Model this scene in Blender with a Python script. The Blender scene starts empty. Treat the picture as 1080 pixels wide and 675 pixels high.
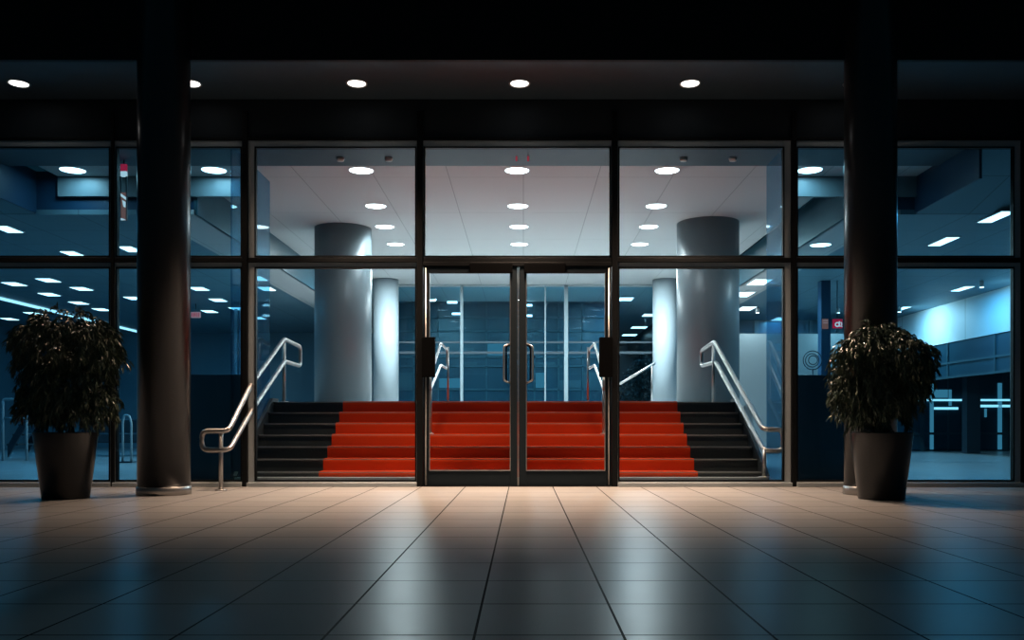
import bpy, math, random
from mathutils import Vector, Matrix
random.seed(7)
C = bpy.context.scene
COL = C.collection
F, VX, VY, EYE = 940.0, 552.0, 448.0, 0.85      # focal length in pixels, vanishing point, eye height

def X(px, d): return (px - VX) * d / F
def Z(py, d): return EYE - (py - VY) * d / F

# ------------------------------------------------------------------ materials
def nt(name):
    m = bpy.data.materials.new(name); m.use_nodes = True
    t = m.node_tree; t.nodes.clear()
    return m, t, t.nodes.new('ShaderNodeOutputMaterial')

def mat(name, col, rough=0.5, metal=0.0, spec=0.5, var=0.06, scale=6.0, rvar=0.05, bump=0.0, coat=0.0, aniso=0.0, stretch=None):
    m, t, out = nt(name)
    b = t.nodes.new('ShaderNodeBsdfPrincipled')
    tc = t.nodes.new('ShaderNodeTexCoord')
    n = t.nodes.new('ShaderNodeTexNoise'); n.inputs['Scale'].default_value = scale; n.inputs['Detail'].default_value = 4
    if stretch:
        mp = t.nodes.new('ShaderNodeMapping'); mp.inputs['Scale'].default_value = stretch
        t.links.new(tc.outputs['Object'], mp.inputs['Vector']); t.links.new(mp.outputs[0], n.inputs['Vector'])
    else:
        t.links.new(tc.outputs['Object'], n.inputs['Vector'])
    r = t.nodes.new('ShaderNodeMapRange'); r.inputs['To Min'].default_value = 1 - var; r.inputs['To Max'].default_value = 1 + var
    t.links.new(n.outputs['Fac'], r.inputs['Value'])
    mx = t.nodes.new('ShaderNodeVectorMath'); mx.operation = 'SCALE'; mx.inputs[0].default_value = col
    t.links.new(r.outputs[0], mx.inputs['Scale']); t.links.new(mx.outputs[0], b.inputs['Base Color'])
    r2 = t.nodes.new('ShaderNodeMapRange'); r2.inputs['To Min'].default_value = max(0.02, rough - rvar); r2.inputs['To Max'].default_value = min(1, rough + rvar)
    t.links.new(n.outputs['Fac'], r2.inputs['Value']); t.links.new(r2.outputs[0], b.inputs['Roughness'])
    b.inputs['Metallic'].default_value = metal
    b.inputs['Specular IOR Level'].default_value = spec
    b.inputs['Coat Weight'].default_value = coat
    b.inputs['Anisotropic'].default_value = aniso
    if bump:
        bp = t.nodes.new('ShaderNodeBump'); bp.inputs['Strength'].default_value = bump; bp.inputs['Distance'].default_value = 0.01
        t.links.new(n.outputs['Fac'], bp.inputs['Height']); t.links.new(bp.outputs[0], b.inputs['Normal'])
    t.links.new(b.outputs[0], out.inputs[0])
    return m

def tiles(name, col, joint, rough, bw, bh, loc=(0, 0, 0), gap=0.006, var=0.06, bump=0.4, spec=0.5, jr=0.6, rot=(0, 0, 0)):
    m, t, out = nt(name)
    b = t.nodes.new('ShaderNodeBsdfPrincipled')
    tc = t.nodes.new('ShaderNodeTexCoord'); mp = t.nodes.new('ShaderNodeMapping')
    mp.inputs['Location'].default_value = loc; mp.inputs['Rotation'].default_value = rot
    t.links.new(tc.outputs['Object'], mp.inputs['Vector'])
    br = t.nodes.new('ShaderNodeTexBrick'); br.offset = 0.0; br.squash = 1.0
    br.inputs['Scale'].default_value = 1.0; br.inputs['Brick Width'].default_value = bw; br.inputs['Row Height'].default_value = bh
    br.inputs['Mortar Size'].default_value = gap; br.inputs['Mortar Smooth'].default_value = 0.1
    br.inputs['Color1'].default_value = tuple(c * (1 - var) for c in col) + (1,)
    br.inputs['Color2'].default_value = tuple(c * (1 + var) for c in col) + (1,)
    br.inputs['Mortar'].default_value = tuple(joint) + (1,)
    t.links.new(mp.outputs[0], br.inputs['Vector'])
    n = t.nodes.new('ShaderNodeTexNoise'); n.inputs['Scale'].default_value = 3.0; n.inputs['Detail'].default_value = 5
    t.links.new(tc.outputs['Object'], n.inputs['Vector'])
    r = t.nodes.new('ShaderNodeMapRange'); r.inputs['To Min'].default_value = rough - 0.04; r.inputs['To Max'].default_value = rough + 0.04
    t.links.new(n.outputs['Fac'], r.inputs['Value'])
    mix = t.nodes.new('ShaderNodeMix'); mix.data_type = 'FLOAT'
    t.links.new(br.outputs['Fac'], mix.inputs[0]); t.links.new(r.outputs[0], mix.inputs[2]); mix.inputs[3].default_value = jr
    t.links.new(mix.outputs[0], b.inputs['Roughness'])
    t.links.new(br.outputs['Color'], b.inputs['Base Color'])
    b.inputs['Specular IOR Level'].default_value = spec
    inv = t.nodes.new('ShaderNodeMath'); inv.operation = 'SUBTRACT'; inv.inputs[0].default_value = 1.0
    t.links.new(br.outputs['Fac'], inv.inputs[1])
    fn = t.nodes.new('ShaderNodeTexNoise'); fn.inputs['Scale'].default_value = 90.0
    t.links.new(tc.outputs['Object'], fn.inputs['Vector'])
    ad = t.nodes.new('ShaderNodeMath'); ad.operation = 'MULTIPLY_ADD'; ad.inputs[1].default_value = 0.06
    t.links.new(fn.outputs['Fac'], ad.inputs[0]); t.links.new(inv.outputs[0], ad.inputs[2])
    bp = t.nodes.new('ShaderNodeBump'); bp.inputs['Strength'].default_value = bump; bp.inputs['Distance'].default_value = 0.005
    t.links.new(ad.outputs[0], bp.inputs['Height']); t.links.new(bp.outputs[0], b.inputs['Normal'])
    t.links.new(b.outputs[0], out.inputs[0])
    return m

def glass(name, tint, ior=1.35, haze=0.0):
    m, t, out = nt(name)
    tr = t.nodes.new('ShaderNodeBsdfTransparent'); tr.inputs[0].default_value = tuple(tint) + (1,)
    gl = t.nodes.new('ShaderNodeBsdfGlossy'); gl.inputs['Roughness'].default_value = 0.02; gl.inputs[0].default_value = (.8, .9, .95, 1)
    lw = t.nodes.new('ShaderNodeLayerWeight'); lw.inputs[0].default_value = .5
    pw = t.nodes.new('ShaderNodeMath'); pw.operation = 'POWER'; pw.inputs[1].default_value = 5.0
    t.links.new(lw.outputs['Facing'], pw.inputs[0])
    fr = t.nodes.new('ShaderNodeMath'); fr.operation = 'MULTIPLY_ADD'; f0 = ((ior - 1) / (ior + 1)) ** 2
    fr.inputs[1].default_value = .8 - f0; fr.inputs[2].default_value = f0
    t.links.new(pw.outputs[0], fr.inputs[0])
    mx = t.nodes.new('ShaderNodeMixShader')
    t.links.new(fr.outputs[0], mx.inputs[0]); t.links.new(tr.outputs[0], mx.inputs[1]); t.links.new(gl.outputs[0], mx.inputs[2])
    last = mx
    if haze:
        df = t.nodes.new('ShaderNodeBsdfDiffuse'); df.inputs[0].default_value = (.25, .45, .55, 1)
        nz = t.nodes.new('ShaderNodeTexNoise'); nz.inputs['Scale'].default_value = 2.0
        rr = t.nodes.new('ShaderNodeMapRange'); rr.inputs['To Min'].default_value = haze * .7; rr.inputs['To Max'].default_value = haze * 1.3
        t.links.new(nz.outputs['Fac'], rr.inputs['Value'])
        m2 = t.nodes.new('ShaderNodeMixShader'); t.links.new(rr.outputs[0], m2.inputs[0])
        t.links.new(mx.outputs[0], m2.inputs[1]); t.links.new(df.outputs[0], m2.inputs[2]); last = m2
    t.links.new(last.outputs[0], out.inputs[0])
    return m

def emit(name, col, s):
    m, t, out = nt(name)
    e = t.nodes.new('ShaderNodeEmission'); e.inputs[0].default_value = tuple(col) + (1,); e.inputs[1].default_value = s
    t.links.new(e.outputs[0], out.inputs[0])
    return m

M = {}
M['plaza'] = tiles('plaza_tiles', (.22, .215, .21), (.004, .004, .005), .30, .6, .627, loc=(.197, .16, 0), gap=.006, var=.05, spec=.015)
M['hall_floor'] = tiles('hall_floor_tiles', (.30, .36, .38), (.12, .16, .18), .25, 1.2, 1.2, gap=.006, var=.04)
M['landing'] = tiles('landing_tiles', (.42, .43, .43), (.12, .12, .12), .3, .6, .6)
M['ceil_white'] = tiles('white_ceiling_panels', (.50, .49, .49), (.22, .22, .22), .6, 1.2, 2.4, gap=.006, var=.015, bump=.1)
M['ceil_wing'] = tiles('blue_grey_ceiling_panels', (.11, .20, .25), (.07, .13, .16), .5, 1.2, 1.2, gap=.012, var=.05, bump=.1)
M['soffit'] = mat('soffit_paint', (.026, .046, .066), .55)
M['black'] = mat('black_paint', (.004, .0042, .005), .5, spec=.2)
M['fascia'] = mat('fascia_panel', (.018, .024, .03), .6, spec=.1)
M['frame_black'] = mat('black_aluminium', (.004, .005, .006), .5, spec=.15)
M['frame_grey'] = mat('grey_aluminium', (.32, .36, .38), .38, metal=.1, stretch=(1, 1, .05), scale=20)
M['door_metal'] = mat('dark_door_metal', (.009, .015, .020), .6, metal=0, spec=.12)
M['steel'] = mat('brushed_steel', (.38, .37, .36), .38, metal=1, scale=40, var=.05, stretch=(1, 1, .2))
M['column'] = mat('black_gloss_metal', (.038, .040, .044), .28, metal=.6, var=.02, rvar=.01)
M['pot'] = mat('dark_planter_metal', (.045, .047, .05), .30, metal=.75, var=.02, rvar=.01)
M['soil'] = mat('dark_soil', (.012, .009, .007), .95, bump=.6, scale=40)
M['stem'] = mat('dark_bark', (.03, .024, .018), .8, bump=.3, scale=30)
M['leaf'] = mat('dark_leaf', (.05, .072, .045), .33, spec=.55, var=.35, scale=9)
M['leaf_far'] = mat('night_leaf', (.01, .02, .022), .6)
M['step'] = mat('black_stone', (.030, .036, .040), .42, var=.1, scale=14)
M['nosing'] = mat('black_nosing_strip', (.26, .26, .26), .35, metal=.4)
M['carpet'] = mat('red_carpet', (.54, .046, .008), .92, spec=.1, var=.10, scale=220, bump=.25)
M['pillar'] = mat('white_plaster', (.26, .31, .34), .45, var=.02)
M['pillar_big'] = mat('shaded_white_plaster', (.165, .215, .24), .4, var=.02)  # white plaster made darker: the dimness of the large pillars is in its colour
M['wing_wall'] = mat('blue_grey_wall', (.09, .19, .25), .45)
M['dark_wall'] = mat('dark_blue_wall', (.03, .08, .11), .35)
M['white_wall'] = tiles('white_wall_panels', (.60, .66, .68), (.2, .25, .27), .5, 2.6, 4.0, gap=.012, var=.02, bump=.1)
M['panel_blue'] = mat('navy_panel', (.010, .045, .095), .4)
M['fin_glass'] = glass('blue_fin_glass', (.42, .66, .80), 1.4, haze=.05)
M['pane'] = glass('clear_pane', (.95, .97, .98), 1.3)
M['pane_blue'] = glass('blue_pane', (.70, .90, .97), 1.3)
M['black_plastic'] = mat('black_plastic', (.002, .0022, .0025), .85, spec=.03)
M['lamp_trim'] = mat('lamp_trim', (.5, .5, .5), .4)
M['lamp'] = emit('cool_lamp', (.86, .98, 1.0), 7)
M['lamp_out'] = emit('soffit_lamp', (1.0, .96, .92), 5)
M['lamp_wing'] = emit('wing_lamp', (.70, .93, 1.0), 3.2)
M['lamp_line'] = emit('line_lamp', (.55, .85, 1.0), 1.6)
M['lamp_counter'] = emit('counter_lamp', (.45, .85, 1.0), 1.3)
M['red_led'] = emit('red_indicator', (1.0, .10, .16), .28)
M['sign_red'] = emit('red_sign_face', (.55, .02, .06), .75)
M['sign_pink'] = emit('pink_sign_face', (.8, .45, .5), .45)
M['sign_white'] = emit('white_sign_face', (.8, .85, .9), .8)
M['sign_brown'] = emit('brown_sign_face', (.24, .10, .09), .8)
M['office_glass'] = mat('dark_office_glass', (.014, .055, .085), .3, spec=.5)
M['office_frame'] = mat('blue_grey_frame', (.035, .085, .11), .4)
M['bench'] = mat('dark_blue_upholstery', (.012, .03, .045), .6)
M['window_and_reflection'] = emit('lit_window_and_reflection', (.10, .35, .5), .55)  # also used for the reflections painted on the right hall glazing

# ------------------------------------------------------------------ mesh builder
class MB:
    def __init__(s): s.v, s.f, s.sm = [], [], []
    def add(s, vs, fs, smooth=False):
        n = len(s.v); s.v += [tuple(v) for v in vs]; s.f += [tuple(i + n for i in f) for f in fs]; s.sm += [smooth] * len(fs)
        return s
    def box(s, x0, x1, y0, y1, z0, z1):
        vs = [(x, y, z) for z in (z0, z1) for y in (y0, y1) for x in (x0, x1)]
        return s.add(vs, [(0, 2, 3, 1), (4, 5, 7, 6), (0, 1, 5, 4), (2, 6, 7, 3), (0, 4, 6, 2), (1, 3, 7, 5)])
    def lathe(s, prof, c=(0, 0, 0), n=48, closed=True):
        vs, fs = [], []
        for r, z in prof:
            for k in range(n):
                a = 2 * math.pi * k / n
                vs.append((c[0] + r * math.cos(a), c[1] + r * math.sin(a), c[2] + z))
        for i in range(len(prof) - 1):
            for k in range(n):
                k2 = (k + 1) % n
                fs.append((i * n + k, i * n + k2, (i + 1) * n + k2, (i + 1) * n + k))
        s.add(vs, fs, True)
        if closed:
            b = len(s.v) - len(vs)
            s.f.append(tuple(b + k for k in reversed(range(n)))); s.sm.append(False)
            e = b + (len(prof) - 1) * n
            s.f.append(tuple(e + k for k in range(n))); s.sm.append(False)
        return s
    def tube(s, pts, r, n=10, fillet=0.0, closed=False, taper=None):
        pts = [Vector(p) for p in pts]
        if fillet:
            q = []
            m = len(pts)
            for i, p in enumerate(pts):
                if not closed and i in (0, m - 1): q.append(p); continue
                a, b = pts[i - 1], pts[(i + 1) % m]
                u, w = (a - p), (b - p)
                f = min(fillet, u.length * .45, w.length * .45)
                p0, p2 = p + u.normalized() * f, p + w.normalized() * f
                for k in range(6):
                    t = k / 5
                    q.append(p0 * (1 - t) ** 2 + p * 2 * t * (1 - t) + p2 * t * t)
            pts = q
        vs, fs = [], []
        m = len(pts)
        nrm = None
        for i, p in enumerate(pts):
            if closed: d = (pts[(i + 1) % m] - pts[i - 1])
            else: d = pts[min(i + 1, m - 1)] - pts[max(i - 1, 0)]
            d.normalize()
            if nrm is None:
                nrm = d.orthogonal().normalized()
            else:
                nrm = (nrm - d * nrm.dot(d)).normalized()
            bn = d.cross(nrm)
            rr = r if taper is None else r * (1 + (taper - 1) * i / max(1, m - 1))
            for k in range(n):
                a = 2 * math.pi * k / n
                vs.append(p + (nrm * math.cos(a) + bn * math.sin(a)) * rr)
        for i in range(m if closed else m - 1):
            j = (i + 1) % m
            for k in range(n):
                k2 = (k + 1) % n
                fs.append((i * n + k, i * n + k2, j * n + k2, j * n + k))
        s.add(vs, fs, True)
        if not closed:
            b = len(s.v) - len(vs)
            s.f.append(tuple(b + k for k in reversed(range(n)))); s.sm.append(False)
            s.f.append(tuple(b + (m - 1) * n + k for k in range(n))); s.sm.append(False)
        return s
    def build(s, name, m, parent=None, bevel=0.0):
        me = bpy.data.meshes.new(name); me.from_pydata(s.v, [], s.f)
        me.polygons.foreach_set('use_smooth', s.sm); me.materials.append(M[m] if isinstance(m, str) else m); me.update()
        o = bpy.data.objects.new(name, me); COL.objects.link(o)
        if parent is not None:
            o.parent = parent
            o.matrix_parent_inverse = Matrix.Translation(-Vector(parent.location)) if parent.parent is None else Matrix.Identity(4)
        if bevel:
            b = o.modifiers.new('bevel', 'BEVEL'); b.width = bevel; b.segments = 2; b.limit_method = 'ANGLE'
        return o

def tag(o, label, cat, group=None, kind=None):
    o['label'] = label; o['category'] = cat
    if group: o['group'] = group
    if kind: o['kind'] = kind
    return o

def thing(name, label, cat, loc=(0, 0, 0), group=None, kind=None):
    o = bpy.data.objects.new(name, None); COL.objects.link(o); o.location = loc; o.empty_display_size = .1
    return tag(o, label, cat, group, kind)

def solid(name, bx, m, label, cat, kind='structure', bevel=0.0):
    return tag(MB().box(*bx).build(name, m, bevel=bevel), label, cat, None, kind)

# ------------------------------------------------------------------ setting
D = 12.29                                         # the glass front
def fx(px): return X(px, D)
def fz(py): return Z(py, D)

solid('floor', (-16, 16, -5, 12.36, -.2, 0), 'plaza', 'dark square stone tiles of the plaza in front of the glass entrance', 'floor')
solid('floor_hall', (-18, 18, 12.36, 46, -.25, -.005), 'hall_floor', 'blue grey floor of the halls inside behind the glass', 'floor')
SOF = EYE + 4.484
solid('ceiling_soffit', (-12, 12, 10.98, 12.6, SOF, SOF + .3), 'soffit', 'dark soffit above the entrance holding a row of round downlights', 'soffit')
solid('trim_beam', (-12, 12, 10.92, 10.98, SOF - .015, 8.0), 'black', 'black beam running across the top of the whole entrance', 'beam')
solid('wall_fascia', (-12, 12, D - .01, D + .15, fz(147), SOF), 'fascia', 'dark fascia band between the glass front and the soffit', 'fascia')

# black mullions and transoms of the glass front
for i, (a, b, z0, z1, lab) in enumerate((
        (118.3, 121.3, 0, fz(118), 'thin black mullion behind the left potted plant'),
        (256.3, 262.0, 0, fz(118), 'black mullion left of the staircase beside the lower navy panel'),
        (440.0, 446.3, 0, fz(118), 'black post at the left side of the double doors'),
        (645.0, 651.2, 0, fz(118), 'black post at the right side of the double doors'),
        (833.8, 839.2, 0, fz(118), 'black mullion right of the staircase by the right handrail'),
        (1076.0, 1081, 0, fz(118), 'black mullion at the far right end of the glass front'))):
    o = MB().box(fx(a), fx(b), D - .05, D + .10, z0, z1).build('trim_%d' % (i + 1), 'frame_black', bevel=.006)
    tag(o, lab, 'mullion', None, 'structure')
def hbar(name, y0, y1, m, d0, d1, lab, x0=-11.0, x1=11.0):
    o = MB().box(x0, x1, d0, d1, fz(y0), fz(y1)).build(name, m, bevel=.004)
    tag(o, lab, 'trim', None, 'structure')
hbar('trim_transom', 277, 272.3, 'frame_black', D - .04, D + .09, 'black transom across the glass front above door height')
hbar('trim_head', 148.5, 145.5, 'frame_black', D - .04, D + .09, 'black head rail along the top of the glass front')

# window bays: upper and lower opening in each
ZS, ZT0, ZT1, ZH = fz(508.5), fz(277), fz(272.3), fz(148.5)
def opening(root, x0, x1, z0, z1, w=(.1, .1, .06, .10), pane='pane_blue', nm=''):
    l, r, b, t = w
    fr = MB()
    ya, yb = D - .015, D + .075
    fr.box(x0, x0 + l, ya, yb, z0, z1).box(x1 - r, x1, ya, yb, z0, z1)
    fr.box(x0 + l, x1 - r, ya, yb, z0, z0 + b).box(x0 + l, x1 - r, ya, yb, z1 - t, z1)
    fr.build('frame', 'frame_grey', root, bevel=.004)
    # thin black glazing bead round the pane
    bd = MB(); e = .02
    xa, xb, za, zb = x0 + l, x1 - r, z0 + b, z1 - t
    yc, yd = D - .022, D + .05
    bd.box(xa - .01, xa + e * .4, yc, yd, za, zb).box(xb - e * .4, xb + .01, yc, yd, za, zb)
    bd.box(xa, xb, yc, yd, za, za + e).box(xa, xb, yc, yd, zb - e, zb)
    bd.build('bead', 'frame_black', root)
    MB().box(xa - .015, xb + .015, D + .012, D + .024, za - .015, zb + .015).build('pane', pane, root)
    return fr
bays = [
    (-10.6, fx(118.3), 'pane_blue', (.05, .03, .0, .085), 'tall glass bay behind the potted plant at the left end'),
    (fx(121.3), fx(256.3), 'pane_blue', (.03, .02, .0, .085), 'glass bay behind the left black column'),
    (fx(262.0), fx(440.0), 'pane', (.10, .02, .0, .085), 'clear glass bay left of the double doors'),
    (fx(651.2), fx(833.8), 'pane', (.02, .10, .0, .085), 'clear glass bay right of the double doors'),
    (fx(839.2), fx(1076.), 'pane_blue', (.02, .10, .0, .085), 'glass bay behind the right black column'),
    (fx(1081.), 10.6, 'pane_blue', (.10, .03, .0, .085), 'last glass bay at the far right edge'),
]
for i, (x0, x1, pn, (l, r, b, t), lab) in enumerate(bays):
    w = thing('window_%d' % (i + 1), lab, 'window', ((x0 + x1) / 2, D, 0), None, 'structure')
    opening(w, x0, x1, ZT1, ZH, (l, r, .012, t), pn)
    opening(w, x0, x1, ZS, ZT0, (l, r, .012, .062), pn)
    MB().box(x0, x1, D - .10, D + .12, 0, ZS).build('sill', 'frame_grey', w, bevel=.008)
w = thing('window_7', 'glass transom light above the double doors', 'window', (0, D, 3.2), None, 'structure')
opening(w, fx(446.3), fx(645), ZT1, ZH, (.02, .02, .012, .085), 'pane')

# ------------------------------------------------------------------ double doors
def door(n, x0, x1, g0, g1, hinge, lab):
    d = thing('door_%d' % n, lab, 'door', ((x0 + x1) / 2, D, 0), None, 'structure')
    zb, zt = fz(495.5), fz(288.3)
    z0, z1 = .012, fz(281)
    ya, yb = D - .03, D + .03
    fr = MB().box(x0, g0, ya, yb, z0, z1).box(g1, x1, ya, yb, z0, z1)
    fr.build('stile', 'door_metal', d, bevel=.004)
    MB().box(g0, g1, ya, yb, z0, zb).build('bottom_rail', 'door_metal', d, bevel=.004)
    MB().box(g0, g1, ya, yb, zt, z1).build('top_rail', 'door_metal', d, bevel=.004)
    bd = MB(); e = .016
    bd.box(g0, g1, D - .036, ya, zb - e, zb).box(g0 - .004, g0 + .008, D - .034, ya + .02, zb, zt).box(g1 - .008, g1 + .004, D - .034, ya + .02, zb, zt)
    bd.build('glazing_bead', 'steel', d)
    MB().box(g0 - .01, g1 + .01, D - .006, D + .006, zb - .01, zt + .01).build('pane', 'pane', d)
    # pull handle on the inner stile, reaching over the glass
    s = 1 if hinge < 0 else -1
    xs = g1 - .004 if hinge < 0 else g0 + .004
    xh = xs - s * .085
    za, zc = fz(404), fz(363)
    h = MB().tube([(xs, D - .03, za), (xh, D - .08, za + .03), (xh, D - .08, zc - .03), (xs, D - .03, zc)], .013, 10, .04)
    h.build('handle', 'steel', d)
    h = MB().tube([(xs, D + .03, za), (xh + s * .03, D + .08, za + .03), (xh + s * .03, D + .08, zc - .03), (xs, D + .03, zc)], .013, 10, .04)
    h.build('handle', 'black_plastic', d)
    # black lock housing on the outer stile
    xo = g0 if hinge < 0 else g1
    MB().box(xo - .10 if hinge < 0 else xo - .085, xo + .085 if hinge < 0 else xo + .10, D - .075, D - .03, fz(398), fz(356)).build('lock_case', 'black_plastic', d, bevel=.008)
    # pivot rod and door closer
    xr = x0 + .035 if hinge < 0 else x1 - .035
    MB().tube([(xr, D - .04, .02), (xr, D - .04, z1 - .03)], .012, 10).build('pivot_rod', 'steel', d)
    cx = (g0 + g1) / 2
    MB().box(cx if hinge < 0 else g0 - .03, g1 + .03 if hinge < 0 else cx, D - .06, ya, fz(288.5), fz(278.5)).build('closer', 'black_plastic', d, bevel=.006)
    return d
door(1, fx(446.8), fx(545.6), fx(453), fx(538.3), -1, 'left leaf of the double glass doors with dark metal frame')
door(2, fx(547.4), fx(644.5), fx(555), fx(638), 1, 'right leaf of the double glass doors with dark metal frame')
o = MB().box(fx(446.3), fx(645), D - .045, D + .07, fz(281), fz(277)).build('trim_door_head', 'frame_black', bevel=.004)
tag(o, 'dark door head above the two glass door leaves', 'trim', None, 'structure')
o = MB().box(fx(545.9), fx(547.1), D - .02, D + .02, .01, fz(280.5)).build('trim_door_seal', 'steel')
tag(o, 'thin bright seal where the two door leaves meet', 'trim', None, 'structure')
o = MB().box(fx(440), fx(651), D - .06, D + .1, 0, .012).build('trim_threshold', 'frame_black')
tag(o, 'low dark threshold under the double doors', 'trim', None, 'structure')

# ------------------------------------------------------------------ black columns outside
for px, lab in ((173, 'tall round black column beside the left potted plant'), (918, 'tall round black column behind the right potted plant')):
    x = X(px, 10.9)
    t = thing('column', lab, 'column', (x, 10.9, 0), 'black columns in front of the glass', 'thing')
    MB().lathe([(.306, .10), (.306, 7.6)], (x, 10.9, 0), 72).build('shaft', 'column', t)
    MB().lathe([(.318, 0), (.318, .1), (.31, .104)], (x, 10.9, 0), 72).build('base_ring', 'steel', t)

# ------------------------------------------------------------------ potted plants
def leaf_mesh(spots, L, W, rnd):
    vs, fs = [], []
    for p, dr in spots:
        dr = dr.normalized()
        side = dr.cross(Vector((rnd.uniform(-1, 1), rnd.uniform(-1, 1), rnd.uniform(-.3, 1))))
        if side.length < .05: continue
        side.normalize(); up = side.cross(dr)
        l = L * rnd.uniform(.65, 1.2); w = W * rnd.uniform(.7, 1.2)
        n = len(vs)
        mid, tip = p + dr * l * .45 + up * l * .03, p + dr * l + Vector((0, 0, -l * .18))
        vs += [p, mid - side * w * .5 + up * w * .18, mid, mid + side * w * .5 + up * w * .18, tip]
        fs += [(n, n + 1, n + 2), (n, n + 2, n + 3), (n + 1, n + 4, n + 2), (n + 2, n + 4, n + 3)]
    m = MB(); m.add(vs, fs, False)
    return m

def plant(px, d, lab, lobes, seed, nleaf, px_axis):
    rnd = random.Random(seed)
    x = X(px, d)
    t = thing('potted_plant', lab, 'potted plant', (x, d, 0), 'potted plants flanking the entrance')
    zt = .765
    MB().lathe([(.235, 0), (.252, .008), (.345, zt - .012), (.347, zt), (.325, zt), (.318, zt - .06), (.05, zt - .06)], (x, d, 0), 72).build('pot', 'pot', t)
    MB().lathe([(.30, zt - .075), (.31, zt - .045), (.15, zt - .03), (.02, zt - .028)], (x, d, 0), 40).build('soil', 'soil', t)
    # trunk and branches rise into the lobes
    tips = []
    for k in range(7):
        lx, ly, lz, rx, ry, rz = lobes[k % len(lobes)]
        e = Vector((x + lx + rnd.uniform(-.5, .5) * rx, d + ly + rnd.uniform(-.5, .5) * ry, lz + rnd.uniform(-.2, .4) * rz))
        a = 2 * math.pi * k / 7
        b = Vector((x + .09 * math.cos(a), d + .09 * math.sin(a), zt - .04))
        m1 = b.lerp(e, .4) + Vector((rnd.uniform(-.05, .05), rnd.uniform(-.05, .05), .12))
        MB().tube([b, b.lerp(m1, .5), m1, m1.lerp(e, .5) + Vector((0, 0, .04)), e], .017, 7, taper=.35).build('stem', 'stem', t)
    # drooping twigs covered with slim leaves
    spots = []
    wsum = [l[3] * l[4] * l[5] for l in lobes]
    ntw = nleaf // 13
    for _ in range(ntw):
        lx, ly, lz, rx, ry, rz = rnd.choices(lobes, wsum)[0]
        while True:
            v = Vector((rnd.uniform(-1, 1), rnd.uniform(-1, 1), rnd.uniform(-.9, 1)))
            if .1 < v.length <= 1: break
        v = v * (v.length ** -.45)
        s = Vector((x + lx + v.x * rx * .88, d + ly + v.y * ry * .88, lz + v.z * rz * .92))
        out = Vector((v.x, v.y, .35 * v.z + rnd.uniform(-.2, .35)))
        p = s.copy(); dr = out.normalized()
        ln = rnd.uniform(.12, .24)
        for k in range(13):
            p = p + dr * ln / 13
            dr = (dr + Vector((rnd.uniform(-.12, .12), rnd.uniform(-.12, .12), -.17))).normalized()
            ld = dr + Vector((rnd.uniform(-.8, .8), rnd.uniform(-.8, .8), rnd.uniform(-.75, .2)))
            if p.z < .80 and (p.x - x) ** 2 + (p.y - d) ** 2 < .16: continue
            spots.append((p.copy(), ld))
    leaf_mesh(spots, .088, .026, rnd).build('foliage', 'leaf', t)
    return t
plant(69.5, 10.3, 'potted plant with dense dark foliage left of the left black column',
      [(.02, 0, 1.83, .56, .5, .33), (-.26, .05, 1.68, .26, .3, .26), (.30, 0, 1.74, .28, .3, .32), (.0, 0, 1.33, .44, .45, .36),
       (.28, 0, 1.15, .28, .3, .22), (-.22, 0, 1.12, .26, .3, .2), (.05, 0, 1.02, .3, .3, .15)], 3, 15000, 0)
plant(929.5, 10.22, 'potted plant with drooping foliage in front of the right black column',
      [(.03, 0, 1.66, .50, .45, .30), (.30, 0, 1.60, .28, .3, .24), (-.26, 0, 1.56, .26, .3, .26), (-.08, 0, 1.28, .42, .4, .32),
       (-.26, 0, 1.2, .22, .28, .26), (.22, 0, 1.30, .25, .28, .22), (.0, 0, 1.05, .26, .26, .2)], 11, 13000, 0)

# ------------------------------------------------------------------ staircase with red runner
SX0, SX1 = -4.0, 3.385
sd = [12.60 + .28 * k for k in range(7)]
sz = [.18 + .1725 * k for k in range(7)]           # last one is the landing
st = thing('staircase', 'wide black staircase of seven steps inside behind the double doors', 'staircase', (-.3, 12.6, 0), None, 'thing')
MB().box(SX0 - .03, SX1 + .03, 12.42, 14.30, 0, .115).build('plinth', 'frame_grey', st, bevel=.006)
for k in range(7):
    yb = 14.56
    m = MB().box(SX0, SX1, sd[k], yb if k == 6 else sd[k + 1] + .02, (.115 if k == 0 else sz[k - 1] - .02), sz[k] - .02)
    s = m.build('step', 'step', st)
    nz = MB().box(SX0, SX1, sd[k] - .025, (yb if k == 6 else sd[k + 1]), sz[k] - .035, sz[k]).build('tread', 'step', st, bevel=.006)
    MB().box(SX0 + .02, SX1 - .02, sd[k] - .028, sd[k] + .03, sz[k] - .014, sz[k] + .003).build('nosing', 'nosing', nz)
for xa, xb in ((SX0 - .05, SX0), (SX1, SX1 + .05)):
    m = MB(); n = 0
    prof = [(12.44, .0), (12.44, .14)] + [(sd[k] - .05, sz[k] + .06) for k in (0, 6)] + [(14.56, sz[6] + .06), (14.56, 0)]
    vs = [(xa, y, z) for y, z in prof] + [(xb, y, z) for y, z in prof]; N = len(prof)
    m.add(vs, [tuple(range(N)), tuple(range(2 * N - 1, N - 1, -1))] + [(i, i + N, (i + 1) % N + N, (i + 1) % N) for i in range(N)])
    m.build('stringer', 'step', st)
o = MB().box(-4.05, 3.43, 14.56, 16.9, 0, sz[6]).box(-4.35, 4.35, 16.9, 46, 0, sz[6]).build('floor_landing', 'landing')
tag(o, 'upper floor that the staircase climbs to', 'floor', None, 'structure')

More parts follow.
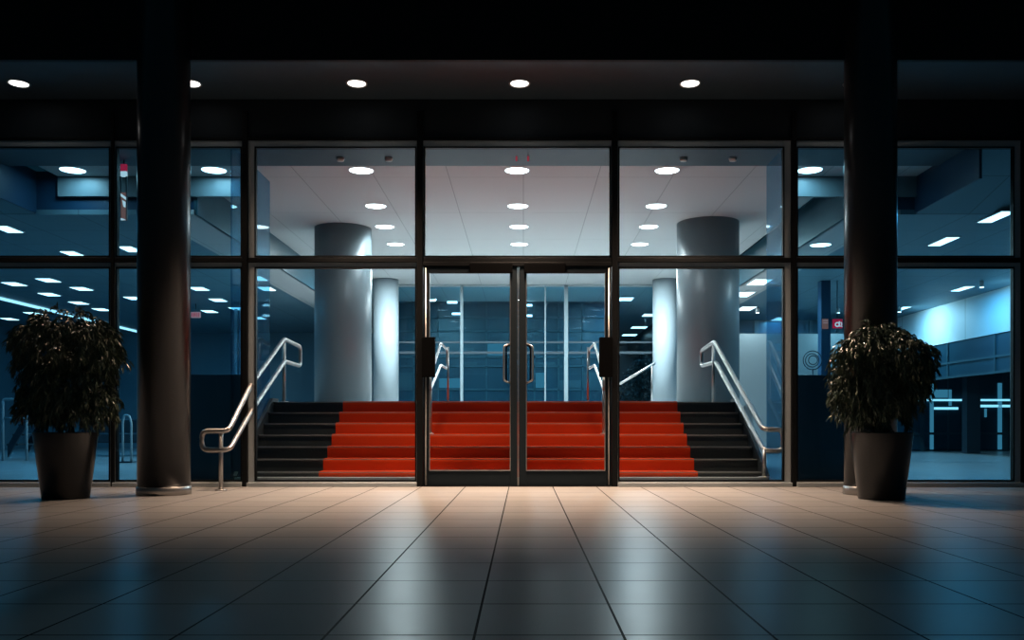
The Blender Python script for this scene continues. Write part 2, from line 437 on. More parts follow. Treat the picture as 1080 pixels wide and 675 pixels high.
CX0, CX1 = -2.885, 2.46
prof = []
for k in range(7):
    y = sd[k] - .025; z = sz[k]
    z_low = (z - .075) if k == 0 else sz[k - 1] + .012
    prof += [(y - .010, z_low)]
    for a in range(5):
        th = math.pi / 2 * a / 4
        prof.append((y - .012 + .045 - .045 * math.cos(th), z - .033 + .045 * math.sin(th)))
    nxt = sd[k + 1] - .035 if k < 6 else 17.0
    prof.append((nxt, z + .012))
cp = MB()
vs = []
for y, z in prof: vs += [(CX0, y, z), (CX1, y, z)]
cp.add(vs, [(2 * i, 2 * i + 1, 2 * i + 3, 2 * i + 2) for i in range(len(prof) - 1)])
c = cp.build('carpet_runner', 'carpet')
sm = c.modifiers.new('thick', 'SOLIDIFY'); sm.thickness = .008; sm.offset = -1
tag(c, 'red carpet runner laid over the middle of the black staircase', 'carpet')

# ------------------------------------------------------------------ handrails
def rail_loop(name, lab, pts_u, pts_l, r, posts, group=None, joints=None, mt='steel'):
    base = posts[0][0]
    t = thing(name, lab, 'handrail', (base[0], base[1], base[2]), group)
    MB().tube(pts_u + list(reversed(pts_l)), r, 12, .09, closed=True).build('rail', mt, t)
    for a, b in posts:
        p = MB().tube([a, b], r * .8, 10).build('post', mt, t)
        MB().lathe([(r * 2.2, 0), (r * 2.2, .012), (r, .016)], a, 20).build('foot_plate', mt, p)
    return t
lz = -3.817
A = lambda px, py, d: (X(px, d), d, Z(py, d))
d0, d1, d2, d3 = 11.5, 12.29, 14.40, 15.3
u = [(X(213, d0), d0, Z(454.5, d0)), A(241, 454.5, d0), A(265, 405.5, d1), A(299.5, 357.5, d2), (X(316.5, d3), d3, Z(365.5, d3))]
l = [(X(213, d0), d0, Z(474.5, d0)), A(242, 474.5, d0), A(266, 432, d1), A(300, 381, d2), (X(316.5, d3), d3, Z(386, d3))]
pl = [((X(233, d0 + .02), d0 + .02, 0), (X(233, d0 + .02), d0 + .02, Z(455, d0))), ((X(299.5, 14.42), 14.42, sz[6]), (X(299.5, 14.42), 14.42, Z(358, 14.42)))]
rail_loop('handrail', 'steel double handrail on the left side of the staircase, looped in front of the glass', u, l, .034, pl, 'steel handrails of the staircase')
d0, d2, d3 = 12.46, 14.93, 15.9
u = [(X(826, d0), d0, Z(453, d0)), A(805, 453, d0), A(753.5, 360.5, d2), (X(740, d3), d3, Z(370, d3))]
l = [(X(826, d0), d0, Z(475.5, d0)), A(806, 475.5, d0), A(755, 382, d2), (X(740, d3), d3, Z(386, d3))]
pr = [((X(806, d0), d0, .115), (X(806, d0), d0, Z(474, d0))), ((X(752.5, 14.97), 14.97, sz[6]), (X(752.5, 14.97), 14.97, Z(361, 14.97)))]
rail_loop('handrail', 'steel double handrail on the right side of the staircase', u, l, .036, pr, 'steel handrails of the staircase')
for (xs, lab, pa, pb, pc, pd) in ((1, 'thin steel handrail seen through the left door leaf', 453.5, 465, 471.5, 469), (-1, 'thin steel handrail seen through the right door leaf', 637, 627, 621, 623)):
    d0, d2, d3 = 13.4, 15.0, 15.9
    u = [A(pa, 398, d0), A(pb, 362, d2), A(pc, 369, d3)]
    l = [A(pa, 412, d0), A(pb, 385, d2), A(pc, 389, d3)]
    k = 14.75
    xq = X(pd, k)
    rail_loop('handrail', lab, u, l, .021, [((xq, 15.4, sz[6] + .012), (xq * 1.0, 15.4, Z(366, 15.4))), ((X(pa, d0) * 1.0, 13.52, sz[3] + .012), (X(pa, d0), 13.52, Z(399, d0)))], 'steel handrails of the staircase')
t = thing('ramp_rail', 'straight steel rail sloping up on the upper floor right of the doors', 'handrail', (2.4, 22, sz[6]))
MB().tube([A(648, 408, 22), A(691, 383, 22)], .03, 10).build('rail', 'steel', t)
for q in (.08, .92):
    p = Vector(A(648, 408, 22)).lerp(Vector(A(691, 383, 22)), q)
    MB().tube([(p.x, p.y, sz[6]), p], .02, 8).build('post', 'steel', t)

# ------------------------------------------------------------------ inside: glass fins, ceilings, pillars
HC = EYE + 4.0
t = tag(MB().box(-4.09, -4.065, 12.45, 14.3, 0.0, HC - .1).build('glass_fin', 'fin_glass', bevel=.003), 'blue glass side screen left of the staircase', 'glass screen')
t = tag(MB().box(3.66, 3.685, 12.45, 13.42, 0.0, HC - .1).build('glass_fin', 'fin_glass', bevel=.003), 'blue glass side screen right of the staircase', 'glass screen')
solid('ceiling', (-5.3, 5.1, 13.6, 46, HC, HC + .1), 'ceil_white', 'white panelled ceiling over the staircase and upper floor', 'ceiling')
o = MB().box(-7.5, -5.3, 13.6, 14.35, HC, HC + .1).build('ceiling_left_strip', 'ceil_white'); tag(o, 'pale ceiling strip left of the hall ceiling', 'ceiling', None, 'structure')
o = MB().box(5.1, 6.35, 13.6, 14.35, HC, HC + .1).build('ceiling_right_strip', 'ceil_white'); tag(o, 'pale ceiling strip right of the hall ceiling', 'ceiling', None, 'structure')
solid('ceiling_edge', (-11, 11, 12.38, 13.6, HC - .05, HC + .1), 'soffit', 'ceiling edge just inside the glass front, shade painted in dark grey', 'ceiling')  # ceiling lying in shade, painted in as a dark lowered strip
for xa, xb, lab in ((-7.5, -4.55, 'pale bulkhead panel hanging below the ceiling on the left'), (4.3, 6.35, 'pale bulkhead panel hanging below the ceiling on the right')):
    o = MB().box(xa, xb, 14.35, 14.42, HC - .32, HC + .1).build('trim_bulkhead', 'pillar_big'); tag(o, lab, 'bulkhead', None, 'structure')
HW = EYE + 3.4
for s, x0, xa, xb, lab in ((-1, -5.3, -6.1, -18, 'left'), (1, 5.3, 6.1, 18, 'right')):
    o = MB().box(min(x0, xa), max(x0, xa), 14.42, 46, HW, HW + .08).build('ceiling_%s_band' % lab, 'ceil_white'); tag(o, 'pale ceiling band along the inner edge of the %s hall' % lab, 'ceiling', None, 'structure')
    xf = -7.9 if s < 0 else 6.35
    m = MB().box(min(xa, xb), max(xa, xb), 14.42, 46, HW, HW + .08)
    vs = [(x, y, z + dz) for dz in (0, .08) for x in (xf, xb) for y, z in ((12.38, HC - .12), (14.42, HW))]
    m.add(vs, [(0, 1, 3, 2), (4, 6, 7, 5), (0, 4, 5, 1), (2, 3, 7, 6), (0, 2, 6, 4), (1, 5, 7, 3)])
    o = m.build('ceiling_%s' % lab, 'ceil_wing'); tag(o, 'dark blue ceiling of the %s hall' % lab, 'ceiling', None, 'structure')
    m = MB().box(xf - .02, xf + .02, 12.38, 14.5, HW + .02, HC + .1).box(min(xf, x0), max(xf, x0), 14.424, 14.5, HW + .02, HC + .1)
    o = m.build('wall_%s_upstand' % lab, 'panel_blue'); tag(o, 'dark upstand behind the pale bulkhead of the %s hall' % lab, 'wall', None, 'structure')
    o = MB().box(x0 - .03, x0 + .03, 14.42, 46, HW, HC + .1).build('wall_%s_drop' % lab, 'dark_wall'); tag(o, 'dark drop between the high ceiling and the %s hall ceiling' % lab, 'wall', None, 'structure')

def pillar(x, y, r, zt, lab, pm='pillar_big'):
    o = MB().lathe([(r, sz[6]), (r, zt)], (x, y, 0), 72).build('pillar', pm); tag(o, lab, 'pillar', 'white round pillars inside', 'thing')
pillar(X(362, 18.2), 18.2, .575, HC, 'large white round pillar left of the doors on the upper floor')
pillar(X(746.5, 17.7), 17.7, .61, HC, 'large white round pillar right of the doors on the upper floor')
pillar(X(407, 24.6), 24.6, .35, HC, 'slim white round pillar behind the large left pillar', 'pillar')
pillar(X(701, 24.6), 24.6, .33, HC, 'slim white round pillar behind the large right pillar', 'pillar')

# glazed screen at the back of the upper floor
w = thing('window_8', 'tall glazed screen at the back of the upper floor', 'window', (0, 25.4, sz[6]), None, 'structure')
for px, ww in ((440, .05), (487, .08), (597, .11), (575, .04), (651, .05), (690, .05)):
    x = X(px, 25.4); MB().box(x - ww / 2, x + ww / 2, 25.36, 25.46, sz[6], HC - .02).build('mullion', 'pillar_big', w)
for py, hh in ((361, .05), (372, .07)):
    z = Z(py, 25.4); MB().box(-3.9, 3.9, 25.38, 25.44, z - hh / 2, z + hh / 2).build('rail', 'bench', w)
MB().box(-3.9, 3.9, 25.36, 25.46, HC - .07, HC - .0).build('head', 'frame_grey', w)
MB().box(-3.9, 3.9, 25.40, 25.415, sz[6], HC - .06).build('pane', 'pane_blue', w)

# dark office front beyond the screen
o = thing('wall_back', 'dark glazed office front seen beyond the back screen', 'wall', (-.6, 29, sz[6]), None, 'structure')
xa, xb = -4.35, X(640, 29)
MB().box(xa, xb, 29, 29.2, sz[6], HC).build('glazing', 'office_glass', o)
rnd = random.Random(5)
gx = [xa + (xb - xa) * k / 9 for k in range(10)]
gz = [sz[6] + .02, 2.0, 2.75, 3.05, 3.9, HC - .5, HC]
fm = MB()
for x in gx: fm.box(x - .025, x + .025, 28.94, 29.0, sz[6], HC)
for z in gz: fm.box(xa, xb, 28.94, 29.0, z - .03, z + .03)
fm.build('frame', 'office_frame', o)
for k in range(12):
    i, j = rnd.randrange(9), rnd.randrange(1, 4)
    x0, x1, z0, z1 = gx[i] + .04, gx[i + 1] - .04, gz[j] + .05, gz[j + 1] - .05
    hh = z0 + (z1 - z0) * rnd.uniform(.3, .9)
    MB().box(x0, x0 + (x1 - x0) * rnd.uniform(.4, 1), 28.975, 28.995, z0, hh).build('pane_and_reflection', 'window_and_reflection' if k % 3 == 0 else 'office_frame', o)

# walls of the halls
solid('wall_back_hall', (-18, 18, 45, 45.2, 0, 6), 'wing_wall', 'far dark wall at the back of the halls', 'wall')
solid('wall_left', (-18.2, -18, 12.4, 45, 0, 6), 'wing_wall', 'dark blue side wall of the left hall', 'wall')
solid('wall_right_end', (18, 18.2, 12.4, 45, 0, 6), 'wing_wall', 'outer side wall of the right hall', 'wall')

# ------------------------------------------------------------------ left hall
XL = -13.95
o = MB().box(-17.9, -5.4, 33, 33.2, 0, HW).build('wall_left_back', 'wing_wall'); tag(o, 'blue grey back wall of the left hall', 'wall', None, 'structure')
o = MB().box(XL - .05, XL + .05, 21, 32.9, HW - .06, HW - .005).build('linear_light', 'lamp_line'); tag(o, 'long thin strip light running along the left hall ceiling', 'light')
for xa, xb, y, lab in ((-12.2, -8.6, 24, 'long dark bench behind the left potted plant'), (-7.95, -6.4, 23, 'dark bench seen between the left plant and the left column')):
    b = thing('bench', lab, 'bench', ((xa + xb) / 2, y, 0), 'dark benches of the left hall')
    MB().box(xa, xb, y, y + .7, .36, .62).build('seat', 'bench', b, bevel=.03)
    MB().box(xa, xb, y + .58, y + .74, .58, 1.0).build('backrest', 'bench', b, bevel=.03)
    for q in (.1, .5, .9):
        MB().box(xa + (xb - xa) * q - .04, xa + (xb - xa) * q + .04, y + .1, y + .6, 0, .37).build('leg', 'office_frame', b)
# bright tube frame, sloping strut and looped stand behind the plant
t = thing('tube_gate', 'pale upright tube frame at the far left behind the glass', 'frame', (X(16, 21), 21, 0))
MB().tube([(X(3, 21), 21, 0.01), (X(3, 21), 21, Z(421, 21)), (X(28, 21), 21, Z(421, 21)), (X(28, 21), 21, 0.01)], .03, 8, .06).build('tube', 'pillar', t)
MB().tube([(X(3, 21), 21, Z(441, 21)), (X(28, 21), 21, Z(441, 21))], .018, 8).build('cross_bar', 'pillar', t)
t = thing('stair_flight', 'dark sloping stair flight rising behind the left potted plant', 'stairs', (X(28, 22), 22, 0))
a, b = Vector((X(8, 22), 22, .05)), Vector((X(40, 22), 22.0, Z(428, 22)))
for k, yy in enumerate((0, .8)):
    m = MB(); up = Vector((0, 0, .3)); dy = Vector((0, yy, 0)); th = Vector((0, .06, 0))
    vs = [a + dy, b + dy, b + dy + up, a + dy + up]; vs += [v + th for v in vs]
    m.add(vs, [(0, 1, 2, 3), (7, 6, 5, 4), (0, 4, 5, 1), (1, 5, 6, 2), (2, 6, 7, 3), (3, 7, 4, 0)]); m.build('stringer', 'bench', t)
for k in range(5):
    p = a.lerp(b, (k + .6) / 5.2)
    MB().box(p.x - .14, p.x + .14, 22.05, 22.8, p.z + .14, p.z + .18).build('tread', 'bench', t)
t = thing('loop_stand', 'slim looped stand behind the glass between plant and left column', 'stand', (X(134, 20), 20, 0))
MB().tube([(X(129.5, 20), 20, 0.01), (X(129.5, 20), 20, Z(445, 20)), (X(131, 20), 20, Z(438, 20)), (X(136, 20), 20, Z(438, 20)), (X(138.5, 20), 20, Z(445, 20)), (X(138.5, 20), 20, 0.01)], .025, 8, .1).build('loop', 'frame_grey', t)
MB().box(X(127, 20), X(141, 20), 19.9, 20.15, 0, .03).build('base_plate', 'bench', t)
# slim posts in the bay behind the left column
for px, lab in ((249, 'slim pale post behind the glass left of the staircase'), (254.5, 'slim pale post close to the black mullion left of the staircase')):
    o = MB().box(X(px, 26) - .035, X(px, 26) + .035, 25.95, 26.05, 0, HW).build('post', 'pillar'); tag(o, lab, 'post')
# hanging banner sign
yb = 13.3
t = thing('banner_sign', 'tall narrow hanging sign with red top behind the left glass', 'sign', (X(130, yb), yb, Z(233, yb)))
def sgn(y0, y1, m, nm, d=0.0): MB().box(X(127, yb), X(133.2, yb), yb - d, yb + .04, Z(y1, yb), Z(y0, yb)).build(nm, m, t)
sgn(173, 180.5, 'sign_red', 'red_panel'); sgn(180.5, 186, 'sign_white', 'white_panel'); sgn(203, 232, 'sign_brown', 'brown_panel')
fr = MB()
for px in (127.1, 133.1): fr.box(X(px, yb) - .008, X(px, yb) + .008, yb, yb + .03, Z(232, yb), Z(186, yb))
fr.build('frame', 'office_frame', t)
for (p0, q0, p1, q1, p2, q2, p3, q3) in ((127.5, 204, 133, 208, 133, 211, 127.5, 207), (129, 211, 132.6, 213, 132.4, 219, 130.2, 218), (127.5, 230, 131, 231, 133, 232, 127.5, 232.4)):
    vs = [(X(a, yb), yb - .006, Z(b, yb)) for a, b in ((p0, q0), (p1, q1), (p2, q2), (p3, q3))]; vs += [(v[0], yb, v[2]) for v in vs]
    m = MB(); m.add(vs, [(0, 1, 2, 3), (7, 6, 5, 4), (0, 4, 5, 1), (1, 5, 6, 2), (2, 6, 7, 3), (3, 7, 4, 0)])
    m.build('white_mark', 'sign_white', t)
MB().tube([(X(130, yb), yb + .02, Z(173, yb)), (X(130, yb), yb + .02, HC - .05)], .01, 6).build('hanger', 'office_frame', t)
# small red sign
y = 25.0
t = thing('exit_sign', 'small red and white sign with red letters right of the left column', 'sign', (X(206, y), y, Z(335, y)))
MB().box(X(201.5, y), X(211, y), y, y + .06, Z(335, y), Z(329, y)).build('panel', 'sign_pink', t)
m = MB()
for q0, q1 in ((202.2, 203), (204.2, 204.9), (205.8, 206.5), (207.6, 208.3), (209.4, 210.2)): m.box(X(q0, y), X(q1, y), y - .01, y, Z(334.2, y), Z(329.8, y))
m.box(X(204.2, y), X(206.5, y), y - .01, y, Z(332.3, y), Z(331.5, y))
m.build('letters', 'sign_red', t)
MB().tube([(X(206, y), y + .03, Z(329, y)), (X(206, y), y + .03, HW)], .012, 6).build('hanger', 'office_frame', t)

# navy panels standing low behind the glass
o = MB().box(X(199, 12.55) - .55, X(255.5, 12.55), 12.5, 12.56, 0, Z(395, 12.5)).build('privacy_panel', 'panel_blue', bevel=.004); tag(o, 'navy blue low panel behind the glass right of the left column', 'panel', 'navy panels behind the glass')
o = MB().box(X(840, 12.55), X(888, 12.55) + .55, 12.5, 12.56, 0, Z(395.5, 12.5)).build('privacy_panel', 'panel_blue', bevel=.004); tag(o, 'navy blue low panel behind the glass left of the right column', 'panel', 'navy panels behind the glass')

# ------------------------------------------------------------------ right hall
XR = 11.9
o = MB().box(XR, XR + .15, 15, 44, EYE + 2.3, HW).build('wall_right_band', 'white_wall'); tag(o, 'bright white upper wall band of the right hall', 'wall', None, 'structure')
w = thing('window_9', 'dark glazed band hanging under the white wall band of the right hall', 'window', (XR, 20, 0), None, 'structure')
MB().box(XR + .04, XR + .08, 15, 44, EYE + 1.3, EYE + 2.3).build('pane', 'office_glass', w)
fm = MB()
for k in range(12): fm.box(XR, XR + .05, 15 + 2.5 * k, 15.06 + 2.5 * k, EYE + 1.3, EYE + 2.3)
for z in (EYE + 1.3, 2.55): fm.box(XR + .005, XR + .05, 15, 44, z, z + .06)
fm.build('frame', 'office_frame', w)
YB = 29.0
w = thing('window_10', 'glazed back wall of the right hall with pale horizontal rails', 'window', (8.8, YB, 0), None, 'structure')
MB().box(5.6, 17.9, YB, YB + .05, 0.03, HW).build('pane', 'office_glass', w)
fm = MB()
for k in range(14): x = 5.7 + k * .9; fm.box(x, x + .05 + .05 * (k % 3), YB - .03, YB + .02, 0, HW)
fm.build('frame', 'office_frame', w)
MB().box(5.6, 17.9, YB - .06, YB, Z(458.5, YB), Z(456, YB)).build('mid_rail', 'office_frame', w)
MB().box(X(968, YB), 17.0, YB - .06, YB, Z(423, YB), Z(421, YB)).build('light_rail', 'lamp_counter', w)
MB().box(X(1032, YB), 17.0, YB - .05, YB, Z(429.5, YB), Z(427, YB)).build('light_strip', 'lamp_counter', w)
MB().box(X(985, YB), X(1010, YB), YB - .05, YB, Z(432, YB), Z(429.5, YB)).build('light_strip', 'lamp_counter', w)
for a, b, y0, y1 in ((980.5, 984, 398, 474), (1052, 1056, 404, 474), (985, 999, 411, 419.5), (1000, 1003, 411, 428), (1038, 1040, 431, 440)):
    MB().box(X(a, YB), X(b, YB), YB - .05, YB - .01, Z(y1, YB), Z(y0, YB)).build('pane_and_reflection', 'window_and_reflection', w)  # glowing strips painted in as light streaks reflected by the glazing
for px, y, ww, lab in ((1027, 26.3, .2, 'dark square post before the lit rails of the right hall'),):
    x = X(px, y); o = MB().box(x - ww, x + ww, y, y + .3, 0, HW).build('post', 'bench'); tag(o, lab, 'post')
# pillar and red signs behind the right column
yp = 21.0
o = MB().box(X(866.3, yp), X(876, yp), yp, yp + .25, 0, HW).build('post', 'panel_blue'); tag(o, 'dark blue square post with a red sign left of the right column', 'post')
t = thing('wall_sign', 'red sign with faint lines on the dark blue post', 'sign', (X(870, yp), yp - .03, Z(347, yp)), 'red signs left of the right column')
MB().box(X(866.8, yp), X(873, yp), yp - .04, yp - .005, Z(347, yp), Z(336.5, yp)).build('panel', 'sign_brown', t)
m = MB()
for q in (338, 340.4): m.box(X(867.3, yp), X(872.5, yp), yp - .048, yp - .04, Z(q + .8, yp), Z(q, yp))
m.build('line_mark', 'sign_pink', t)
t = thing('hanging_sign', 'square red sign with a white emblem beside the right column', 'sign', (X(883.5, yp), yp, Z(346, yp)), 'red signs left of the right column')
MB().box(X(878.8, yp), X(888.6, yp), yp, yp + .06, Z(346, yp), Z(336.5, yp)).build('panel', 'sign_red', t)
m = MB(); cx, cz = X(883, yp), Z(342.3, yp)
ring = [(cx + .045 * math.cos(a * math.pi / 8), yp - .006, cz + .045 * math.sin(a * math.pi / 8)) for a in range(16)]
m.tube(ring, .014, 6, closed=True)
m.box(cx + .035, cx + .06, yp - .018, yp, cz - .05, cz + .075)
m.tube([(cx + .075, yp - .006, cz + .04), (cx + .10, yp - .006, cz + .05), (cx + .105, yp - .006, cz), (cx + .08, yp - .006, cz - .045), (cx + .115, yp - .006, cz - .045)], .012, 6)
m.build('emblem', 'sign_white', t)
MB().box(X(878, yp), X(889.5, yp), yp - .01, yp + .07, Z(336.3, yp), Z(335.2, yp)).build('top_bar', 'office_frame', t)
MB().tube([(X(883.5, yp), yp + .03, Z(335.5, yp)), (X(883.5, yp), yp + .03, HW)], .012, 6).build('hanger', 'office_frame', t)
o = MB().box(X(770, 26.5), X(930, 26.5), 26.5, 26.62, 0, Z(352, 26.5)).build('wall_right_inner', 'pillar_big'); tag(o, 'pale lit partition behind the dark blue post of the right hall', 'wall', None, 'structure')
t = thing('round_stand', 'wiry round stand behind the glass left of the right column', 'stand', (X(857, 20), 20, 0))
m = MB()
for rr, oz in ((.21, 0), (.15, .03), (.1, -.03)):
    m.tube([(X(857, 20) + rr * math.cos(a * math.pi / 10), 20 + oz, Z(380, 20) + rr * math.sin(a * math.pi / 10)) for a in range(20)], .012, 6, closed=True)
m.build('ring', 'bench', t)
MB().tube([(X(857, 20), 20, 0), (X(857, 20), 20, Z(389, 20))], .02, 8).build('pole', 'bench', t)

# tree in a far courtyard, right of the doors
t = thing('tree', 'dark bushy tree beyond the back screen right of the doors', 'tree', (X(676, 31), 31, sz[6]))
rnd = random.Random(4)
MB().tube([(X(678, 31), 31, sz[6]), (X(677, 31), 31, 2.0), (X(676, 31), 31, 2.9)], .08, 8, taper=.5).build('trunk', 'stem', t)
sp = []
for k in range(2600):
    while True:
        v = Vector((rnd.uniform(-1, 1), rnd.uniform(-1, 1), rnd.uniform(-1, 1)))
        if v.length < 1: break
    z = 2.2 + v.z * 1.1
    sp.append((Vector((X(682, 31) + v.x * (.95 - .35 * v.z), 31 + v.y * .7, z)), Vector((rnd.uniform(-1, 1), rnd.uniform(-1, 1), rnd.uniform(-1, .6)))))
leaf_mesh(sp, .16, .08, rnd).build('foliage', 'leaf_far', t)

# ------------------------------------------------------------------ lamps
def area(x, y, z, size, power, col, name, spread=180, rot=(0, 0, 0)):
    L = bpy.data.lights.new(name, 'AREA'); L.shape = 'DISK'; L.size = size; L.energy = power; L.color = col; L.spread = math.radians(spread)
    o = bpy.data.objects.new(name, L); COL.objects.link(o); o.location = (x, y, z); o.rotation_euler = rot
    o.visible_camera = False
    return o
def round_lamp(name, x, y, z, r, lab, cat, group, m):
    t = thing(name, lab, cat, (x, y, z), group)
    MB().lathe([(r, 0), (r + .02, -.012), (r + .025, 0)], (x, y, z), 36, closed=False).build('trim_ring', 'lamp_trim', t)
    MB().lathe([(r * .5, -.004), (r, -.003), (r, 0)], (x, y, z), 36).build('diffuser', m, t)
COOL = (.82, .96, 1.0)
nth = ('first', 'second', 'third', 'fourth')
rows = ((14.02, (-2.55, -.10, 2.26)), (16.3, (-2.70, -.10, 2.43)), (18.0, (-2.80, -.09, 2.53)), (19.75, (-2.83, -.09, 2.58)))
HALL_W = (10, 12, 16, 60)
for k, (y, xs) in enumerate(rows):
    for x, side in zip(xs, ('left', 'middle', 'right')):
        round_lamp('ceiling_light', x, y, HC, .185, 'round hall ceiling light, %s from the entrance in the %s line' % (nth[k], side), 'ceiling light', 'round lights in the hall ceiling', 'lamp')
        area(x, y, HC - .02, .33, HALL_W[k], COOL, 'hall_lamp', 125)
for k, (x, lab) in enumerate(((-7.08, 'round ceiling light behind the glass at the far left above the plant'), (-4.86, 'round ceiling light behind the glass just right of the left column'), (4.50, 'round ceiling light behind the glass just left of the right column'))):
    round_lamp('ceiling_light', x, 14.0, HC, .185, lab, 'ceiling light', 'round lights in the hall ceiling', 'lamp')
    area(x, 14.0, HC - .02, .33, 7, (.5, .85, 1), 'hall_lamp')
round_lamp('ceiling_light', 5.62, 16.85, HW, .185, 'round light on the pale ceiling band left of the right column', 'ceiling light', 'round lights in the hall ceiling', 'lamp')
area(5.62, 16.85, HW - .02, .33, 25, (.6, .9, 1), 'hall_lamp')
# bright lights deeper on the upper floor
for x, y, p, lab in ((-3.0, 22.3, 520, 'left'), (2.9, 22.3, 580, 'right'), (-.1, 22.3, 260, 'middle')):
    round_lamp('ceiling_light', x, y, HC, .2, 'round ceiling light at the back of the upper floor near the %s pillar line' % lab, 'ceiling light', 'round lights in the hall ceiling', 'lamp')
    area(x, y, HC - .02, .4, p, (.80, .97, 1.0), 'hall_lamp')

# soffit downlights outside
WARM = (1.0, .69, .48)
for x, p, lab in ((-6.63, 50, 'outer left above the plant'), (-4.37, 60, 'above the left column'), (-2.19, 330, 'left of the doors'), (-.05, 330, 'above the doors'),
                  (2.19, 330, 'right of the doors'), (4.34, 30, 'above the right column')):
    round_lamp('ceiling_downlight', x, 11.71, SOF, .115, 'round soffit downlight, %s' % lab, 'downlight', 'round downlights in the soffit', 'lamp_out')
    L = bpy.data.lights.new('soffit_lamp', 'SPOT'); L.energy = p * 9.5; L.color = WARM; L.spot_size = math.radians(88); L.spot_blend = 1.0; L.shadow_soft_size = .3
    o = bpy.data.objects.new('soffit_lamp', L); COL.objects.link(o); o.location = (x, 11.71, SOF - .03); o.rotation_euler = (math.radians(-9), 0, 0)

# rectangular lamps of the two halls, on the low dark ceilings
def rect_lamp(px, py, H, w, dpt, lab, p=0):
    d = F * H / (VY - py); x = X(px, d); z = EYE + H
    t = thing('ceiling_panel_light', lab, 'ceiling light', (x, d, z), 'rectangular lamps in the side halls')
    MB().box(x - w / 2 - .03, x + w / 2 + .03, d - dpt / 2 - .03, d + dpt / 2 + .03, z - .015, z).build('housing', 'lamp_trim', t)
    MB().box(x - w / 2, x + w / 2, d - dpt / 2, d + dpt / 2, z - .022, z - .012).build('diffuser', 'lamp_wing', t)
    if p: area(x, d, z - .03, .6, p * 1.0, (.07, .50, .88), 'wing_lamp')
ordn = ('first', 'second', 'third', 'fourth', 'fifth', 'sixth', 'seventh', 'eighth', 'ninth', 'tenth', 'eleventh', 'twelfth', 'thirteenth', 'fourteenth')
la = [(8, 241, 12), (77, 267, 40), (137, 262, 30)]
for (a, b, p), lb in zip(la, ('at the left edge above the transom', 'above the transom over the left plant', 'above the transom beside the left column')):
    rect_lamp(a, b, 3.4, .26, .5, 'slim rectangular lamp %s' % lb, p)
lb = [(10, 280), (15, 299), (51, 295), (52, 310), (83, 319), (86, 304), (107, 326), (141, 314), (10, 336), (35, 330)]
for k, (a, b) in enumerate(sorted(lb)):
    rect_lamp(a, b, 3.4, .34, .5, 'slim rectangular lamp in the left hall, %s from the left below the transom' % ordn[k], 40 if k % 3 == 0 else 0)
lc = [(210, 304), (230, 316), (221, 328), (250, 325), (206, 363)]
for k, (a, b) in enumerate(sorted(lc)):
    rect_lamp(a, b, 3.4, .34, .5, 'slim rectangular lamp right of the left column, %s from the left' % ordn[k], 30 if k == 2 else 0)
for k, (a, b) in enumerate(((272, 293), (281, 304), (273, 335))):
    rect_lamp(a, b, 3.4, .3, .6, 'small rectangular lamp seen through the left blue screen, %s from the top' % ordn[k])
for k, (a, b) in enumerate(((801, 297), (784, 310), (787, 325), (823, 336))):
    rect_lamp(a, b, 3.4, .40, .8, 'small rectangular lamp right of the large right pillar, %s from the top' % ordn[k], 40 if k in (0, 3) else 0)
for (a, b, p, lb) in ((1051, 228, 40, 'high up at the right end above the transom'), (995, 254, 40, 'above the transom right of the right column'), (1015, 304, 60, 'below the transom in front of the white wall'), (951, 325, 40, 'low beside the right column by the white wall')):
    rect_lamp(a, b, 3.4, .22, .75, 'slim rectangular lamp %s' % lb, p)
for k, (a, b) in enumerate(((657, 315), (687, 332), (674, 345), (664, 353))):
    rect_lamp(a, b, 3.97, .6, .7, 'small lamp beyond the back screen right of the doors, %s from the top' % ordn[k], 50 if k < 2 else 0)
for k, (a, b) in enumerate(((557, 317), (558, 327), (558, 336), (477, 319), (482, 331))):
    if k < 3:
        d = 28.9; z = Z(b - 7 + k * 2, d)
        o = MB().box(X(a, d) - .1, X(a, d) + .1, d - .06, d - .04 + .08, z - .03, z + .03).build('wall_lamp', 'lamp_wing'); tag(o, 'small bright lamp inside the right door leaf, %s from the top' % ordn[k], 'lamp')
    else:
        d = 28.9; z = Z(b, d)
        o = MB().box(X(a, d) - .16, X(a, d) + .16, d - .06, d - .04 + .08, z - .03, z + .03).build('wall_lamp', 'lamp_wing'); tag(o, 'small bright lamp seen through the left door leaf, %s from the top' % ordn[k - 3], 'lamp')
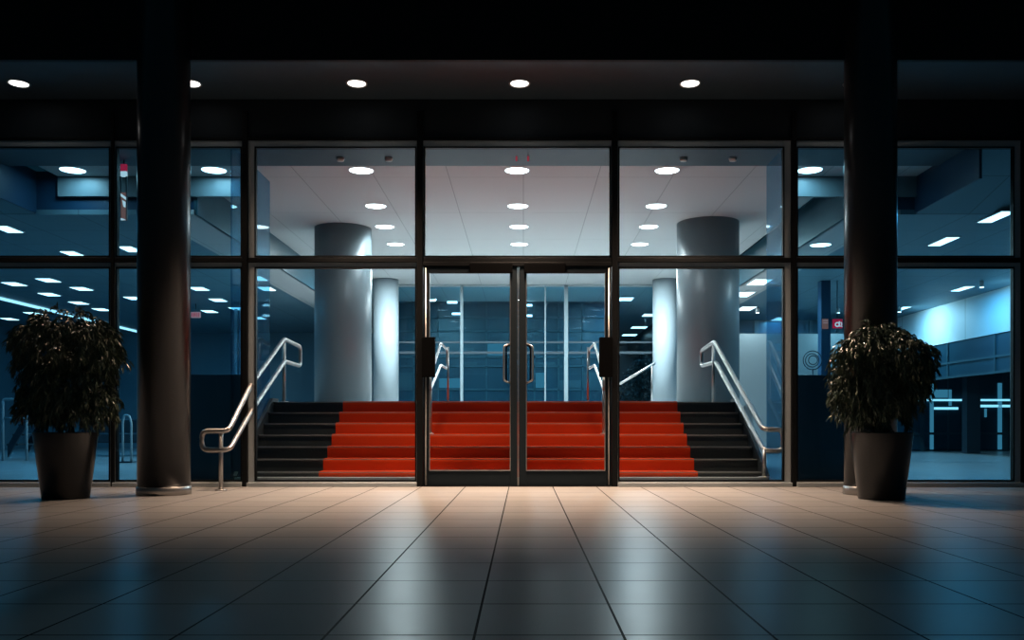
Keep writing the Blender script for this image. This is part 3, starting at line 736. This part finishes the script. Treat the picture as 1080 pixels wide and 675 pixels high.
# spots that wash the white wall; the partition pair is added for its glow
for x, y, z, p, lab, rot in ((XR - 1.1, 25.6, HW, 190, 'onto the middle of the white wall', (0, -50, 0)), (XR - 1.1, 21.0, HW, 110, 'onto the right end of the white wall', (0, -50, 0)),
                       (X(799, 25.8), 25.8, HW, 90, 'onto the pale partition beside the large right pillar, added for glow', (40, 0, 0)), (X(884, 25.8), 25.8, HW, 90, 'onto the pale partition beside the red hanging sign, added for glow', (40, 0, 0))):
    t = thing('wall_washer', 'small spot lamp shining %s' % lab, 'spot lamp', (x, y, z), 'spot lamps of the right hall')
    MB().lathe([(.05, -.16), (.055, -.15), (.055, -.03), (.02, -.02), (.02, 0)], (x, y, z), 20).build('can', 'lamp_trim', t)
    MB().lathe([(.02, -.168), (.046, -.166), (.046, -.16)], (x, y, z), 20).build('lens', 'lamp', t)
    L = bpy.data.lights.new('wash_lamp', 'SPOT'); L.energy = p; L.color = (.78, .97, 1); L.spot_size = math.radians(160); L.spot_blend = 1; L.shadow_soft_size = .05
    o = bpy.data.objects.new('wash_lamp', L); COL.objects.link(o); o.location = (x, y, z - .2); o.rotation_euler = tuple(math.radians(q) for q in rot)
# red indicators and smoke detectors on the ceiling edge
for px, lab in ((544.7, 'tiny red indicator light above the doors, the left one'), (557, 'tiny red indicator light above the doors, the right one')):
    o = MB().lathe([(.008, -.075), (.015, -.065), (.015, -.015), (.008, 0)], (X(px, 13.1), 13.1, HC - .05), 14).build('indicator_light', 'red_led'); tag(o, lab, 'indicator light', 'red indicators above the doors')
for px, lab in ((359, 'small round smoke detector above the left glass bay'), (410, 'small flat detector left of the door post'), (721, 'small round smoke detector above the right glass bay'), (773, 'small flat detector above the right large pillar')):
    o = MB().lathe([(.02, -.05), (.05, -.045), (.06, -.015), (.06, 0)], (X(px, 13.2), 13.2, HC - .05), 24).build('smoke_detector', 'lamp_trim'); tag(o, lab, 'smoke detector', 'detectors on the ceiling edge')

# ------------------------------------------------------------------ world and camera
wd = bpy.data.worlds.new('night'); C.world = wd; wd.use_nodes = True
bg = wd.node_tree.nodes['Background']; bg.inputs[0].default_value = (.10, .42, .62, 1); bg.inputs[1].default_value = .035
cam = bpy.data.cameras.new('camera'); co = bpy.data.objects.new('camera', cam); COL.objects.link(co)
co.location = (0, 0, EYE); co.rotation_euler = (math.radians(90), 0, 0)
cam.sensor_width = 36; cam.lens = F / 1080 * 36
cam.shift_x = -12 / 1080; cam.shift_y = 110.5 / 1080
cam.clip_end = 200
C.camera = co
C.view_settings.view_transform = 'Standard'; C.view_settings.look = 'None'; C.view_settings.gamma = 1
C.view_settings.exposure = 0.0; C.view_settings.use_curve_mapping = False
cy = C.cycles
cy.max_bounces = 8; cy.diffuse_bounces = 4; cy.glossy_bounces = 4; cy.transparent_max_bounces = 32
cy.use_denoising = True; cy.sample_clamp_indirect = 6.0
cy.caustics_reflective = False; cy.caustics_refractive = False
